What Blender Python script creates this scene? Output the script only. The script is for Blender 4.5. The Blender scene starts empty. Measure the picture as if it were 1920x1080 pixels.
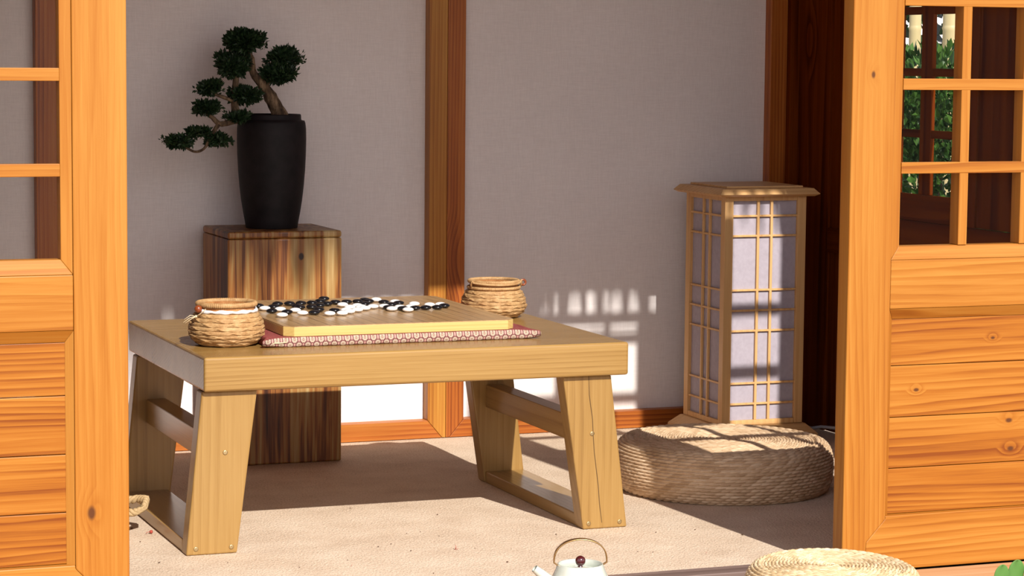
import bpy, bmesh, math, random
from mathutils import Vector, Matrix
from math import sin, cos, pi, radians, sqrt, floor, exp

random.seed(7)
sc = bpy.context.scene
col = sc.collection

# ------------------------------------------------------------------ helpers
def tag(o, label=None, cat=None, group=None, kind=None):
    if label: o['label'] = label
    if cat: o['category'] = cat
    if group: o['group'] = group
    if kind: o['kind'] = kind
    return o

def thing(name, label, cat, loc=(0, 0, 0), rotz=0, group=None):
    o = bpy.data.objects.new(name, None)
    o.empty_display_size = .05
    col.objects.link(o)
    o.location = loc
    o.rotation_euler = (0, 0, rotz)
    return tag(o, label, cat, group)

class MB:
    """Collects shapes; build() links them as one mesh object."""
    def __init__(s):
        s.v = []; s.f = []; s.m = []; s.sm = []
    def add(s, vs, fs, mi=0, smooth=False):
        b = len(s.v)
        s.v += [tuple(v) for v in vs]
        s.f += [tuple(i + b for i in f) for f in fs]
        s.m += [mi] * len(fs); s.sm += [smooth] * len(fs)
    def box(s, x0, x1, y0, y1, z0, z1, mi=0):
        vs = [(x0,y0,z0),(x1,y0,z0),(x1,y1,z0),(x0,y1,z0),(x0,y0,z1),(x1,y0,z1),(x1,y1,z1),(x0,y1,z1)]
        s.add(vs, [(3,2,1,0),(4,5,6,7),(0,1,5,4),(1,2,6,5),(2,3,7,6),(3,0,4,7)], mi)
    def hexa(s, p, mi=0):
        # p: 8 points ordered like box
        s.add(p, [(3,2,1,0),(4,5,6,7),(0,1,5,4),(1,2,6,5),(2,3,7,6),(3,0,4,7)], mi)
    def prism_xz(s, poly, y0, y1, mi=0):
        # polygon counter-clockwise seen from -Y (x right, z up)
        n = len(poly)
        vs = [(x, y0, z) for x, z in poly] + [(x, y1, z) for x, z in poly]
        fs = [tuple(range(n)), tuple(range(2*n-1, n-1, -1))]
        fs += [(i, i+n, (i+1) % n + n, (i+1) % n) for i in range(n)]
        s.add(vs, fs, mi)
    def prism_xy(s, poly, z0, z1, mi=0):
        n = len(poly)
        vs = [(x, y, z0) for x, y in poly] + [(x, y, z1) for x, y in poly]
        fs = [tuple(range(n-1, -1, -1)), tuple(range(n, 2*n))]
        fs += [(i, (i+1) % n, (i+1) % n + n, i+n) for i in range(n)]
        s.add(vs, fs, mi)
    def tube(s, pts, rad, seg=8, closed=False, cap=True, mi=0, flat=1.0):
        pts = [Vector(p) for p in pts]
        n = len(pts)
        rs = rad if isinstance(rad, (list, tuple)) else [rad] * n
        vs = []; fs = []
        up = None
        for i, p in enumerate(pts):
            if closed: t = pts[(i+1) % n] - pts[i-1]
            else: t = pts[min(i+1, n-1)] - pts[max(i-1, 0)]
            t.normalize()
            if up is None:
                a = Vector((0, 0, 1)) if abs(t.z) < .9 else Vector((1, 0, 0))
                up = (a - t * a.dot(t)).normalized()
            else:
                up = (up - t * up.dot(t)).normalized()
            sd = t.cross(up)
            for k in range(seg):
                a = 2 * pi * k / seg
                vs.append(p + (up * cos(a) * flat + sd * sin(a)) * rs[i])
        m = n if closed else n - 1
        for i in range(m):
            j = (i + 1) % n
            for k in range(seg):
                l = (k + 1) % seg
                fs.append((i*seg+k, i*seg+l, j*seg+l, j*seg+k))
        if cap and not closed:
            fs.append(tuple(range(seg-1, -1, -1)))
            fs.append(tuple((n-1)*seg + k for k in range(seg)))
        s.add(vs, fs, mi, True)
    def lathe(s, prof, seg=48, c=(0, 0), mi=0, disp=None, smooth=True, tint=None):
        # prof: list of (r, z); disp(i, theta) -> (dr, dz)
        vs = []; fs = []
        n = len(prof)
        for i, (r, z) in enumerate(prof):
            for k in range(seg):
                a = 2 * pi * k / seg
                dr, dz = disp(i, a) if disp else (0, 0)
                vs.append((c[0] + (r + dr) * cos(a), c[1] + (r + dr) * sin(a), z + dz))
        for i in range(n - 1):
            for k in range(seg):
                l = (k + 1) % seg
                fs.append((i*seg+k, i*seg+l, (i+1)*seg+l, (i+1)*seg+k))
        if tint:
            s.tint = dict(start=len(s.v), vals=[tint(i, 2*pi*k/seg) for i in range(n) for k in range(seg)])
        s.add(vs, fs, mi, smooth)
        return n
    def ball(s, c, r, seg=16, rings=10, mi=0, sc3=(1, 1, 1)):
        vs = []; fs = []
        for i in range(rings + 1):
            t = -pi/2 + pi * i / rings
            for k in range(seg):
                a = 2*pi*k/seg
                vs.append((c[0] + r*sc3[0]*cos(t)*cos(a), c[1] + r*sc3[1]*cos(t)*sin(a), c[2] + r*sc3[2]*sin(t)))
        for i in range(rings):
            for k in range(seg):
                l = (k+1) % seg
                fs.append((i*seg+k, i*seg+l, (i+1)*seg+l, (i+1)*seg+k))
        s.add(vs, fs, mi, True)
    def build(s, name, mats, parent=None, bevel=0, seg=2, merge=False):
        me = bpy.data.meshes.new(name)
        me.from_pydata(s.v, [], s.f)
        for p, mi, sm in zip(me.polygons, s.m, s.sm):
            p.material_index = mi; p.use_smooth = sm
        for m in (mats if isinstance(mats, (list, tuple)) else [mats]):
            me.materials.append(m)
        if merge:
            bm = bmesh.new(); bm.from_mesh(me)
            bmesh.ops.remove_doubles(bm, verts=bm.verts, dist=1e-5)
            bm.to_mesh(me); bm.free()
        if getattr(s, 'tint', None):
            at = me.attributes.new('strand', 'FLOAT', 'POINT'); d_ = [.5] * len(s.v)
            d_[s.tint['start']:s.tint['start'] + len(s.tint['vals'])] = s.tint['vals']
            at.data.foreach_set('value', d_)
        me.validate(); me.update()
        o = bpy.data.objects.new(name, me)
        col.objects.link(o)
        if parent: o.parent = parent
        if bevel:
            b = o.modifiers.new('bevel', 'BEVEL'); b.width = bevel; b.segments = seg
            b.limit_method = 'ANGLE'; b.angle_limit = radians(40)
        return o

def bx(name, mat, x0, x1, y0, y1, z0, z1, parent=None, bevel=.0015):
    m = MB(); m.box(x0, x1, y0, y1, z0, z1)
    return m.build(name, mat, parent, bevel)

def struct(o):
    o['kind'] = 'structure'; return o

# ------------------------------------------------------------------ materials
class NT:
    def __init__(s, name):
        s.mat = bpy.data.materials.new(name); s.mat.use_nodes = True
        s.t = s.mat.node_tree; s.n = s.t.nodes; s.n.clear()
        s.out = s.n.new('ShaderNodeOutputMaterial')
    def new(s, typ, **kw):
        n = s.n.new(typ)
        for k, v in kw.items(): setattr(n, k, v)
        return n
    def link(s, a, b): s.t.links.new(a, b)
    def val(s, sock, v):
        if isinstance(v, bpy.types.NodeSocket): s.link(v, sock)
        else: sock.default_value = v
    def math(s, op, a, b=0.0, c=None, clamp=False):
        n = s.new('ShaderNodeMath', operation=op, use_clamp=clamp)
        s.val(n.inputs[0], a); s.val(n.inputs[1], b)
        if c is not None: s.val(n.inputs[2], c)
        return n.outputs[0]
    def vmath(s, op, a, b=(0, 0, 0), scale=None):
        n = s.new('ShaderNodeVectorMath', operation=op)
        s.val(n.inputs[0], a); s.val(n.inputs[1], b)
        if scale is not None: s.val(n.inputs['Scale'], scale)
        return n.outputs['Value' if op in ('LENGTH', 'DOT_PRODUCT', 'DISTANCE') else 'Vector']
    def noise(s, vec, scale, detail=3, rough=.55, dist=0):
        n = s.new('ShaderNodeTexNoise')
        s.val(n.inputs['Vector'], vec); n.inputs['Scale'].default_value = scale
        n.inputs['Detail'].default_value = detail; n.inputs['Roughness'].default_value = rough
        n.inputs['Distortion'].default_value = dist
        return n.outputs['Fac']
    def smooth(s, v, a, b):
        n = s.new('ShaderNodeMapRange', interpolation_type='SMOOTHSTEP', clamp=True)
        s.val(n.inputs['Value'], v); n.inputs['From Min'].default_value = a; n.inputs['From Max'].default_value = b
        return n.outputs['Result']
    def ramp(s, v, stops):
        n = s.new('ShaderNodeValToRGB'); e = n.color_ramp.elements
        while len(e) < len(stops): e.new(.5)
        for el, (p, c) in zip(e, stops):
            el.position = p; el.color = (*c, 1)
        s.val(n.inputs['Fac'], v)
        return n.outputs['Color']
    def mix(s, f, a, b, blend='MIX'):
        n = s.new('ShaderNodeMix', data_type='RGBA', blend_type=blend)
        s.val(n.inputs[0], f)
        for sk, v in ((n.inputs[6], a), (n.inputs[7], b)):
            if isinstance(v, bpy.types.NodeSocket): s.link(v, sk)
            else: sk.default_value = (*v, 1)
        return n.outputs[2]
    def obj(s, rnd=True):
        tc = s.new('ShaderNodeTexCoord')
        v = tc.outputs['Object']
        if rnd:
            oi = s.new('ShaderNodeObjectInfo')
            c = s.new('ShaderNodeCombineXYZ')
            r = oi.outputs['Random']
            s.val(c.inputs[0], s.math('MULTIPLY', r, 37.0)); s.val(c.inputs[1], s.math('MULTIPLY', r, 91.0)); s.val(c.inputs[2], s.math('MULTIPLY', r, 53.0))
            v = s.vmath('ADD', v, c.outputs[0])
        return v
    def bsdf(s, color, rough=.5, spec=.5, bump=None, bstr=.2, bdist=.001, coat=0, metal=0):
        b = s.new('ShaderNodeBsdfPrincipled')
        if isinstance(color, bpy.types.NodeSocket): s.link(color, b.inputs['Base Color'])
        else: b.inputs['Base Color'].default_value = (*color, 1)
        s.val(b.inputs['Roughness'], rough)
        b.inputs['Specular IOR Level'].default_value = spec
        b.inputs['Metallic'].default_value = metal
        if coat: b.inputs['Coat Weight'].default_value = coat; b.inputs['Coat Roughness'].default_value = .15
        if bump is not None:
            bn = s.new('ShaderNodeBump'); bn.inputs['Strength'].default_value = bstr; bn.inputs['Distance'].default_value = bdist
            s.link(bump, bn.inputs['Height']); s.link(bn.outputs[0], b.inputs['Normal'])
        s.link(b.outputs[0], s.out.inputs[0])
        return s.mat

def wood(name, dark, mid, light, axis='Z', freq=26, warp=2.2, knots=.35, rough=.45, coat=0., ringw=.6, tone=.25, knot_col=(.07, .02, .006), spec=.4, knot_size=1.0, at=()):
    t = NT(name)
    v = t.obj()
    sx = t.new('ShaderNodeSeparateXYZ'); t.link(v, sx.inputs[0])
    X, Y, Z = sx.outputs
    a, b, w = {'X': (Z, Y, X), 'Y': (X, Z, Y), 'Z': (X, Y, Z)}[axis]
    def vec(ka, kb, kw):
        c = t.new('ShaderNodeCombineXYZ')
        t.val(c.inputs[0], t.math('MULTIPLY', a, ka)); t.val(c.inputs[1], t.math('MULTIPLY', b, kb)); t.val(c.inputs[2], t.math('MULTIPLY', w, kw))
        return c.outputs[0]
    n1 = t.noise(vec(7, 7, .55), 1.0, 2, .5)
    n2 = t.noise(vec(22, 22, 1.5), 1.0, 3, .5)
    fib = t.noise(vec(420, 420, 9), 1.0, 2, .6)
    broad = t.noise(vec(13, 13, .5), 1.0, 2, .5)
    # knots
    vo = t.new('ShaderNodeTexVoronoi', feature='F1'); vo.inputs['Scale'].default_value = 1.0
    t.link(vec(7.5, 7.5, 3.0), vo.inputs['Vector'])
    d = vo.outputs['Distance']
    sv = t.new('ShaderNodeSeparateColor'); t.link(vo.outputs['Color'], sv.inputs[0])
    sel = t.math('LESS_THAN', sv.outputs[0], knots)
    kn = t.math('MULTIPLY', t.smooth(d, .085 * knot_size, .05 * knot_size), sel)
    halo = t.math('MULTIPLY', t.smooth(d, .40, .03), sel)
    for (kx, kz, kr) in at:       # knots at chosen places on the front face (x, z, radius)
        tc2 = t.new('ShaderNodeTexCoord'); s2 = t.new('ShaderNodeSeparateXYZ'); t.link(tc2.outputs['Object'], s2.inputs[0])
        dx = t.math('SUBTRACT', s2.outputs[0], kx); dz_ = t.math('SUBTRACT', s2.outputs[2], kz)
        sx_k, sz_k = (1.0, .62) if axis == 'Z' else (.62, 1.0)
        dx = t.math('MULTIPLY', dx, sx_k); dz_ = t.math('MULTIPLY', dz_, sz_k)
        dk = t.math('SQRT', t.math('ADD', t.math('MULTIPLY', dx, dx), t.math('MULTIPLY', dz_, dz_)))
        dk = t.math('ADD', dk, t.math('MULTIPLY', t.math('SUBTRACT', n2, .5), kr * 1.2))
        kn = t.math('MAXIMUM', kn, t.math('MULTIPLY', t.smooth(dk, kr, kr * .35), .9))
        halo = t.math('MAXIMUM', halo, t.math('MULTIPLY', t.smooth(dk, kr * 3.4, kr * .4), .55))
    r = t.math('ADD', t.math('MULTIPLY', a, freq), t.math('MULTIPLY', b, freq * .55))
    r = t.math('ADD', r, t.math('MULTIPLY', n1, warp * 2))
    r = t.math('ADD', r, t.math('MULTIPLY', n2, warp * .35))
    r = t.math('ADD', r, t.math('MULTIPLY', halo, 2.6))
    fr = t.math('FRACT', r)
    # asymmetric ring: slow rise then sharp fall
    ring = t.math('MULTIPLY', t.math('POWER', fr, 1.6), t.smooth(fr, 1.0, .86))
    patch = t.smooth(t.noise(vec(17, 17, 1.3), 1.0, 2, .5), .34, .66)
    ring = t.math('MULTIPLY', ring, t.math('ADD', t.math('MULTIPLY', patch, .95), .25))
    slow = t.noise(vec(55, 55, 1.6), 1.0, 3, .6)
    f = t.math('MULTIPLY', ring, -ringw)
    f = t.math('ADD', f, t.math('MULTIPLY', t.math('SUBTRACT', fib, .5), .42))
    f = t.math('ADD', f, t.math('MULTIPLY', t.math('SUBTRACT', broad, .5), tone * 3))
    f = t.math('ADD', t.math('ADD', f, .66), t.math('MULTIPLY', t.math('SUBTRACT', slow, .5), ringw * 1.3))
    f = t.math('SUBTRACT', f, t.math('MULTIPLY', halo, .12))
    c = t.ramp(f, [(.12, dark), (.5, mid), (.86, light)])
    c = t.mix(kn, c, knot_col)
    h = t.math('ADD', t.math('MULTIPLY', fib, .5), t.math('MULTIPLY', ring, -.5))
    return t.bsdf(c, rough, spec, h, .25, .0006, coat)

def plain(name, color, rough=.5, spec=.5, metal=0, coat=0):
    return NT(name).bsdf(color, rough, spec, metal=metal, coat=coat)

KL, KR = (0.4653, 0.1908), (0.0411, 0.8828)
KP = [(0.3451, 0.2586), (0.3502, 0.2066), (0.3065, 0.4107), (0.1507, 0.3223)]
DW = dict(dark=(.225, .062, .004), mid=(.335, .118, .012), light=(.42, .182, .030))
door_z = wood('honey_pine_upright', axis='Z', freq=70, warp=4.2, knots=.15, spec=.25, ringw=.25, tone=.32, **DW)
door_x = wood('honey_pine_level', axis='X', freq=70, warp=4.2, knots=.07, spec=.25, ringw=.44, tone=.22, **DW)
door_z_left = wood('honey_pine_upright_knotted', axis='Z', freq=70, warp=4.2, knots=.05, spec=.25, ringw=.25, tone=.32, at=((KL[0], KL[1], .009),), **DW)
door_z_right = wood('honey_pine_upright_small_knot', axis='Z', freq=70, warp=4.2, knots=.05, spec=.25, ringw=.25, tone=.32, at=((KR[0], KR[1], .0055),), **DW)
PW = dict(axis='X', freq=68, warp=5.0, spec=.25, ringw=.56, tone=.30, dark=(.185, .043, .0025), mid=(.315, .102, .008), light=(.405, .165, .023))
plank_knot = [wood('honey_pine_plank_knotted', knots=.05, at=q, **PW) for q in (((KP[0][0], KP[0][1], .006), (KP[1][0], KP[1][1], .006)), ((KP[2][0], KP[2][1], .004),), ((KP[3][0], KP[3][1], .004),))]
plank_x = wood('honey_pine_plank', axis='X', freq=68, warp=5.0, knots=.20, spec=.25, ringw=.56, tone=.30, dark=(.185, .043, .0025), mid=(.315, .102, .008), light=(.405, .165, .023))
TW = dict(dark=(.18, .088, .021), mid=(.295, .164, .046), light=(.37, .222, .072))
table_x = wood('table_pine_long', axis='X', freq=120, warp=2.2, knots=.08, rough=.27, ringw=.36, tone=.14, knot_col=(.2, .10, .03), knot_size=.7, coat=.12, **TW)
table_y = wood('table_pine_deep', axis='Y', freq=90, warp=2, knots=.08, rough=.3, ringw=.30, tone=.14, coat=.1, **TW)
table_z = wood('table_pine_upright', axis='Z', freq=60, warp=2.6, knots=.16, rough=.36, ringw=.28, tone=.16, knot_col=(.2, .11, .03), coat=.1, **TW)
FW = dict(dark=(.20, .04, .004), mid=(.36, .095, .011), light=(.46, .16, .026))
frame_z = wood('frame_cedar_upright', axis='Z', freq=110, warp=1.6, knots=.10, **FW)
frame_y_lit = wood('frame_upright_lit', axis='Z', freq=110, warp=2.6, knots=.05, dark=(.24, .075, .007), mid=(.38, .140, .017), light=(.48, .22, .035))  # lighter copy of the upright frame wood, lit look put into the colour
frame_x = wood('frame_cedar_level', axis='X', freq=90, warp=1.6, knots=.2, **FW)
SW = dict(dark=(.055, .009, .0012), mid=(.11, .020, .002), light=(.16, .035, .004))  # frame wood darkened for the side wall, its shade put into the colour
side_z = wood('shaded_cedar_upright', axis='Z', spec=0, rough=.8, freq=30, warp=1.4, knots=.08, **SW)
side_y = wood('shaded_cedar_level', axis='Y', spec=0, rough=.8, freq=30, warp=1.4, knots=.08, **SW)
lamp_z = wood('lamp_pine_upright', axis='Z', freq=60, warp=1.0, knots=0, ringw=.35, tone=.1, dark=(.44, .21, .07), mid=(.60, .34, .135), light=(.68, .43, .19))
lamp_x = wood('lamp_pine_level', axis='X', freq=90, warp=1.0, knots=0, ringw=.35, tone=.1, dark=(.44, .21, .07), mid=(.60, .34, .135), light=(.68, .43, .19))
lamp_y = wood('lamp_pine_deep', axis='Y', freq=90, warp=1.0, knots=0, ringw=.35, tone=.1, dark=(.44, .21, .07), mid=(.60, .34, .135), light=(.68, .43, .19))
sill_x = wood('sill_pine', axis='X', freq=30, warp=1.6, knots=.1, dark=(.33, .16, .07), mid=(.46, .25, .12), light=(.54, .33, .18))
trim_brown = wood('threshold_brown', axis='X', freq=50, warp=1.0, knots=0, dark=(.12, .075, .06), mid=(.18, .12, .10), light=(.25, .17, .14))
board_side = wood('bamboo_side', axis='X', freq=150, warp=.5, knots=0, ringw=.3, tone=.08, dark=(.42, .25, .07), mid=(.54, .37, .12), light=(.60, .45, .17))

def pedestal_wood():
    t = NT('streaked_acacia')
    v = t.obj(False)
    mp = t.new('ShaderNodeMapping'); mp.inputs['Scale'].default_value = (1, 1, .05); t.link(v, mp.inputs[0])
    n = t.noise(mp.outputs[0], 44, 3, .6, .5)
    mp2 = t.new('ShaderNodeMapping'); mp2.inputs['Scale'].default_value = (1, 1, .02); t.link(v, mp2.inputs[0])
    n2 = t.noise(mp2.outputs[0], 130, 3, .6)
    mp3 = t.new('ShaderNodeMapping'); mp3.inputs['Scale'].default_value = (1, 1, .12); t.link(v, mp3.inputs[0])
    n3 = t.noise(mp3.outputs[0], 9, 2, .5)
    f = t.math('ADD', t.math('MULTIPLY', n, .56), t.math('MULTIPLY', n2, .32))
    f = t.math('ADD', f, t.math('MULTIPLY', n3, .32))
    c = t.ramp(f, [(.48, (.040, .011, .004)), (.555, (.14, .042, .010)), (.605, (.30, .115, .025)), (.65, (.34, .185, .055)), (.73, (.46, .31, .13))])
    # one dark knot on the front
    sub = t.vmath('SUBTRACT', v, (.036, -.115, .463))
    ms = t.vmath('MULTIPLY', sub, (1, .1, .72))
    k = t.smooth(t.vmath('LENGTH', ms), .0075, .004)
    c = t.mix(k, c, (.03, .01, .004))
    return t.bsdf(c, .42, .4, n2, .15, .0006)
acacia = pedestal_wood()

def paper_mat():
    t = NT('linen_wall_paper')
    v = t.obj(False)
    def st(sx, sz):
        mp = t.new('ShaderNodeMapping'); mp.inputs['Scale'].default_value = (sx, 1, sz); t.link(v, mp.inputs[0])
        return t.noise(mp.outputs[0], 1, 2, .6)
    a = st(520, 40); b = st(40, 520); c0 = t.noise(v, 3, 3, .5)
    f = t.math('ADD', t.math('MULTIPLY', t.math('ADD', a, b), .35), t.math('MULTIPLY', c0, .3))
    c = t.ramp(f, [(.3, (.70, .64, .62)), (.7, (.85, .79, .77))])
    return t.bsdf(c, .85, .2, t.math('ADD', a, b), .25, .0006)
paper = paper_mat()

def lamp_paper_mat():
    t = NT('lamp_paper')
    v = t.obj(False)
    f = t.noise(v, 90, 4, .6)
    c = t.ramp(f, [(.3, (.62, .555, .615)), (.7, (.70, .64, .70))])
    d = t.new('ShaderNodeBsdfPrincipled'); t.link(c, d.inputs['Base Color']); d.inputs['Roughness'].default_value = .8
    d.inputs['Specular IOR Level'].default_value = .2
    tr = t.new('ShaderNodeBsdfTranslucent'); t.link(c, tr.inputs[0])
    mx = t.new('ShaderNodeMixShader'); mx.inputs[0].default_value = .46
    t.link(d.outputs[0], mx.inputs[1]); t.link(tr.outputs[0], mx.inputs[2]); t.link(mx.outputs[0], t.out.inputs[0])
    return t.mat
lamp_paper = lamp_paper_mat()

def carpet_mat():
    t = NT('woven_beige_carpet')
    v = t.obj(False)
    mp = t.new('ShaderNodeMapping'); mp.inputs['Rotation'].default_value = (0, 0, radians(38)); mp.inputs['Scale'].default_value = (260, 150, 1); t.link(v, mp.inputs[0])
    wv = t.noise(mp.outputs[0], 1.0, 3, .6)
    vo = t.new('ShaderNodeTexVoronoi'); vo.inputs['Scale'].default_value = 240; t.link(v, vo.inputs['Vector'])
    big = t.noise(v, 9, 4, .6)
    f = t.math('ADD', t.math('MULTIPLY', wv, .6), t.math('MULTIPLY', big, .4))
    c = t.ramp(f, [(.30, (.45, .33, .23)), (.47, (.63, .485, .355)), (.66, (.75, .615, .475))])
    h = t.math('ADD', wv, t.math('MULTIPLY', vo.outputs['Distance'], .8))
    return t.bsdf(c, .95, .1, h, .6, .003)
carpet = carpet_mat()

def straw_mat(name, dark, mid, light, sc_=70, strands=False):
    t = NT(name)
    v = t.obj()
    n = t.noise(v, sc_, 3, .6)
    n2 = t.noise(v, 420, 2, .6)
    f = t.math('ADD', t.math('MULTIPLY', n, .65), t.math('MULTIPLY', n2, .35))
    if strands:       # every strand of straw has its own tint
        a = t.new('ShaderNodeAttribute', attribute_name='strand')
        f = t.math('ADD', t.math('MULTIPLY', f, .35), t.math('MULTIPLY', a.outputs['Fac'], .65))
    c = t.ramp(f, [(.32, dark), (.5, mid), (.68, light)])
    return t.bsdf(c, .6, .3, n2, .25, .0008)
straw = straw_mat('dry_straw', (.44, .285, .16), (.60, .415, .255), (.72, .54, .36), strands=True)
straw_pale = straw_mat('pale_straw', (.42, .29, .145), (.58, .43, .245), (.70, .56, .37), strands=True)
rattan = straw_mat('rattan_cord', (.30, .15, .055), (.43, .25, .105), (.54, .355, .17))
rattan_red = straw_mat('rattan_neck', (.26, .09, .025), (.38, .16, .05), (.5, .25, .09))
fiber = straw_mat('hemp_string', (.5, .36, .2), (.62, .48, .3), (.72, .6, .42))

black_clay = NT('black_clay'); black_clay = black_clay.bsdf(black_clay.ramp(black_clay.noise(black_clay.obj(), 40, 4), [(.3, (.006, .0045, .005)), (.7, (.014, .010, .011))]), .62, .25)
soil = plain('dark_soil', (.03, .018, .01), .9)
stone_black = plain('black_stone', (.006, .006, .008), .22, .5)
stone_white = plain('white_stone', (.82, .80, .78), .2, .5)
white_lace = plain('white_ribbon', (.8, .78, .76), .8)
bead_mat = plain('red_wood_bead', (.22, .05, .014), .28, .5)
brass = plain('brass_screw', (.5, .38, .2), .4, .5, metal=1)
bronze = plain('bronze_bail', (.42, .26, .11), .32, .5, metal=1)
celadon = plain('celadon_glaze', (.50, .53, .46), .16, .5, coat=.5)
knob_mat = plain('dark_red_bead', (.06, .006, .008), .18, .5, coat=.5)
crack_mat = plain('crack_brown', (.07, .032, .01), .9)
dark_gap = plain('dark_groove', (.02, .012, .008), .9)
cord_mat = plain('grey_cord', (.35, .35, .37), .4)
crumb_dark = plain('dark_crumb', (.09, .045, .025), .8)
petal_red = plain('dried_red_petal', (.35, .05, .03), .7)
petal_pink = plain('dried_pink_petal', (.45, .16, .12), .7)
earth = NT('garden_paving'); earth = earth.bsdf(earth.ramp(earth.noise(earth.obj(False), 6, 4), [(.3, (.30, .26, .21)), (.7, (.42, .37, .31))]), .9, .2)

def leaf_mat(name, dark, light, trans=.25):
    t = NT(name)
    g = t.new('ShaderNodeNewGeometry')
    c = t.ramp(g.outputs['Random Per Island'], [(.1, dark), (.9, light)])
    d = t.new('ShaderNodeBsdfPrincipled'); t.link(c, d.inputs['Base Color']); d.inputs['Roughness'].default_value = .45; d.inputs['Specular IOR Level'].default_value = .3
    tr = t.new('ShaderNodeBsdfTranslucent'); t.link(c, tr.inputs[0])
    mx = t.new('ShaderNodeMixShader'); mx.inputs[0].default_value = trans
    t.link(d.outputs[0], mx.inputs[1]); t.link(tr.outputs[0], mx.inputs[2]); t.link(mx.outputs[0], t.out.inputs[0])
    return t.mat
bonsai_leaf = leaf_mat('bonsai_leaf', (.008, .022, .008), (.028, .06, .02), .1)
hedge_leaf = leaf_mat('hedge_leaf', (.012, .045, .008), (.075, .165, .028), .25)
blade_leaf = leaf_mat('blade_leaf', (.10, .24, .05), (.16, .33, .08), .3)
bark = NT('pale_bark')
_v = bark.obj(); _mp = bark.new('ShaderNodeMapping'); _mp.inputs['Scale'].default_value = (90, 90, 22); bark.link(_v, _mp.inputs[0])
_n = bark.noise(_mp.outputs[0], 1, 4, .65)
bark = bark.bsdf(bark.ramp(_n, [(.35, (.035, .022, .015)), (.5, (.12, .075, .043)), (.65, (.27, .18, .105))]), .85, .2, _n, .8, .003)
bamboo_pole = plain('pale_bamboo', (.50, .41, .21), .45)

def glass_mat():
    t = NT('clear_pane')
    tr = t.new('ShaderNodeBsdfTransparent'); tr.inputs[0].default_value = (.97, .97, .96, 1)
    gl = t.new('ShaderNodeBsdfGlossy'); gl.inputs['Roughness'].default_value = .06
    df = t.new('ShaderNodeBsdfDiffuse'); df.inputs[0].default_value = (.8, .74, .7, 1)
    m1 = t.new('ShaderNodeMixShader'); m1.inputs[0].default_value = .0008  # clear glass with a very thin pale diffuse layer
    t.link(tr.outputs[0], m1.inputs[1]); t.link(df.outputs[0], m1.inputs[2])
    fz = t.new('ShaderNodeFresnel'); fz.inputs[0].default_value = 1.45
    m2 = t.new('ShaderNodeMixShader'); t.link(t.math('MULTIPLY', fz.outputs[0], .04), m2.inputs[0])
    t.link(m1.outputs[0], m2.inputs[1]); t.link(gl.outputs[0], m2.inputs[2]); t.link(m2.outputs[0], t.out.inputs[0])
    return t.mat
glass = glass_mat()

def board_top_mat(gx0, gy0, px, py):
    t = NT('bamboo_board_top')
    v = t.obj(False)
    s = t.new('ShaderNodeSeparateXYZ'); t.link(v, s.inputs[0])
    def lines(c, o, p):
        k = t.math('DIVIDE', t.math('SUBTRACT', c, o), p)
        d = t.math('ABSOLUTE', t.math('SUBTRACT', k, t.math('ROUND', k)))
        on = t.math('LESS_THAN', d, .0017 / p / 2)
        rng = t.math('LESS_THAN', t.math('ABSOLUTE', t.math('SUBTRACT', k, 9.0)), 9.03)
        return on, rng
    lx, rx = lines(s.outputs[0], gx0, px); ly, ry = lines(s.outputs[1], gy0, py)
    both = t.math('MULTIPLY', t.math('MAXIMUM', lx, ly), t.math('MULTIPLY', rx, ry))
    mp = t.new('ShaderNodeMapping'); mp.inputs['Scale'].default_value = (150, 5, 1); t.link(v, mp.inputs[0])
    n = t.noise(mp.outputs[0], 1, 3, .6)
    c = t.ramp(n, [(.3, (.36, .205, .085)), (.7, (.50, .32, .15))])  # same bamboo as the sides, toned darker for light grazing the top
    c = t.mix(t.math('MULTIPLY', both, .8), c, (.06, .03, .015))
    return t.bsdf(c, .3, .45, coat=.15)

def brocade_mat():
    t = NT('red_floral_brocade')
    v = t.obj(False)
    s = t.new('ShaderNodeSeparateXYZ'); t.link(v, s.inputs[0])
    W = .0172
    px = t.math('DIVIDE', s.outputs[0], W)
    pz = t.math('DIVIDE', t.math('SUBTRACT', s.outputs[2], s.outputs[1]), W * 1.16)
    def cell(ox, oz):
        fx = t.math('SUBTRACT', t.math('FRACT', t.math('ADD', px, ox)), .5)
        fz = t.math('SUBTRACT', t.math('FRACT', t.math('ADD', pz, oz)), .5)
        fz = t.math('MULTIPLY', fz, 1.16)
        d = t.math('SQRT', t.math('ADD', t.math('MULTIPLY', fx, fx), t.math('MULTIPLY', fz, fz)))
        an = t.math('ARCTAN2', fz, fx)
        return d, an
    d1, a1 = cell(0, .25); d2, a2 = cell(.5, .75)
    d = t.math('MINIMUM', d1, d2)
    sel = t.math('LESS_THAN', d1, d2)
    an = t.math('ADD', t.math('MULTIPLY', a1, sel), t.math('MULTIPLY', a2, t.math('SUBTRACT', 1.0, sel)))
    pet = t.math('MULTIPLY', t.math('ABSOLUTE', t.math('SINE', t.math('MULTIPLY', an, 4))), .06)
    dd = t.math('SUBTRACT', d, pet)
    c = t.ramp(dd, [(0, (.45, .32, .22)), (.06, (.14, .04, .04)), (.11, (.47, .38, .28)), (.25, (.40, .31, .23)), (.30, (.13, .035, .035)), (.355, (.13, .03, .035)), (.40, (.45, .25, .21))])
    for n in t.n:
        if n.type == 'VALTORGB': n.color_ramp.interpolation = 'LINEAR'
    # upper face and sides stay plain dull red
    g = t.new('ShaderNodeNewGeometry'); sg = t.new('ShaderNodeSeparateXYZ'); t.link(g.outputs['Normal'], sg.inputs[0])
    red = t.ramp(t.noise(v, 260, 3, .6), [(.35, (.20, .035, .035)), (.65, (.34, .09, .08))])
    front = t.smooth(sg.outputs[1], -.25, -.55)
    c = t.mix(front, red, c)
    return t.bsdf(c, .7, .3)
brocade = brocade_mat()

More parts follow.
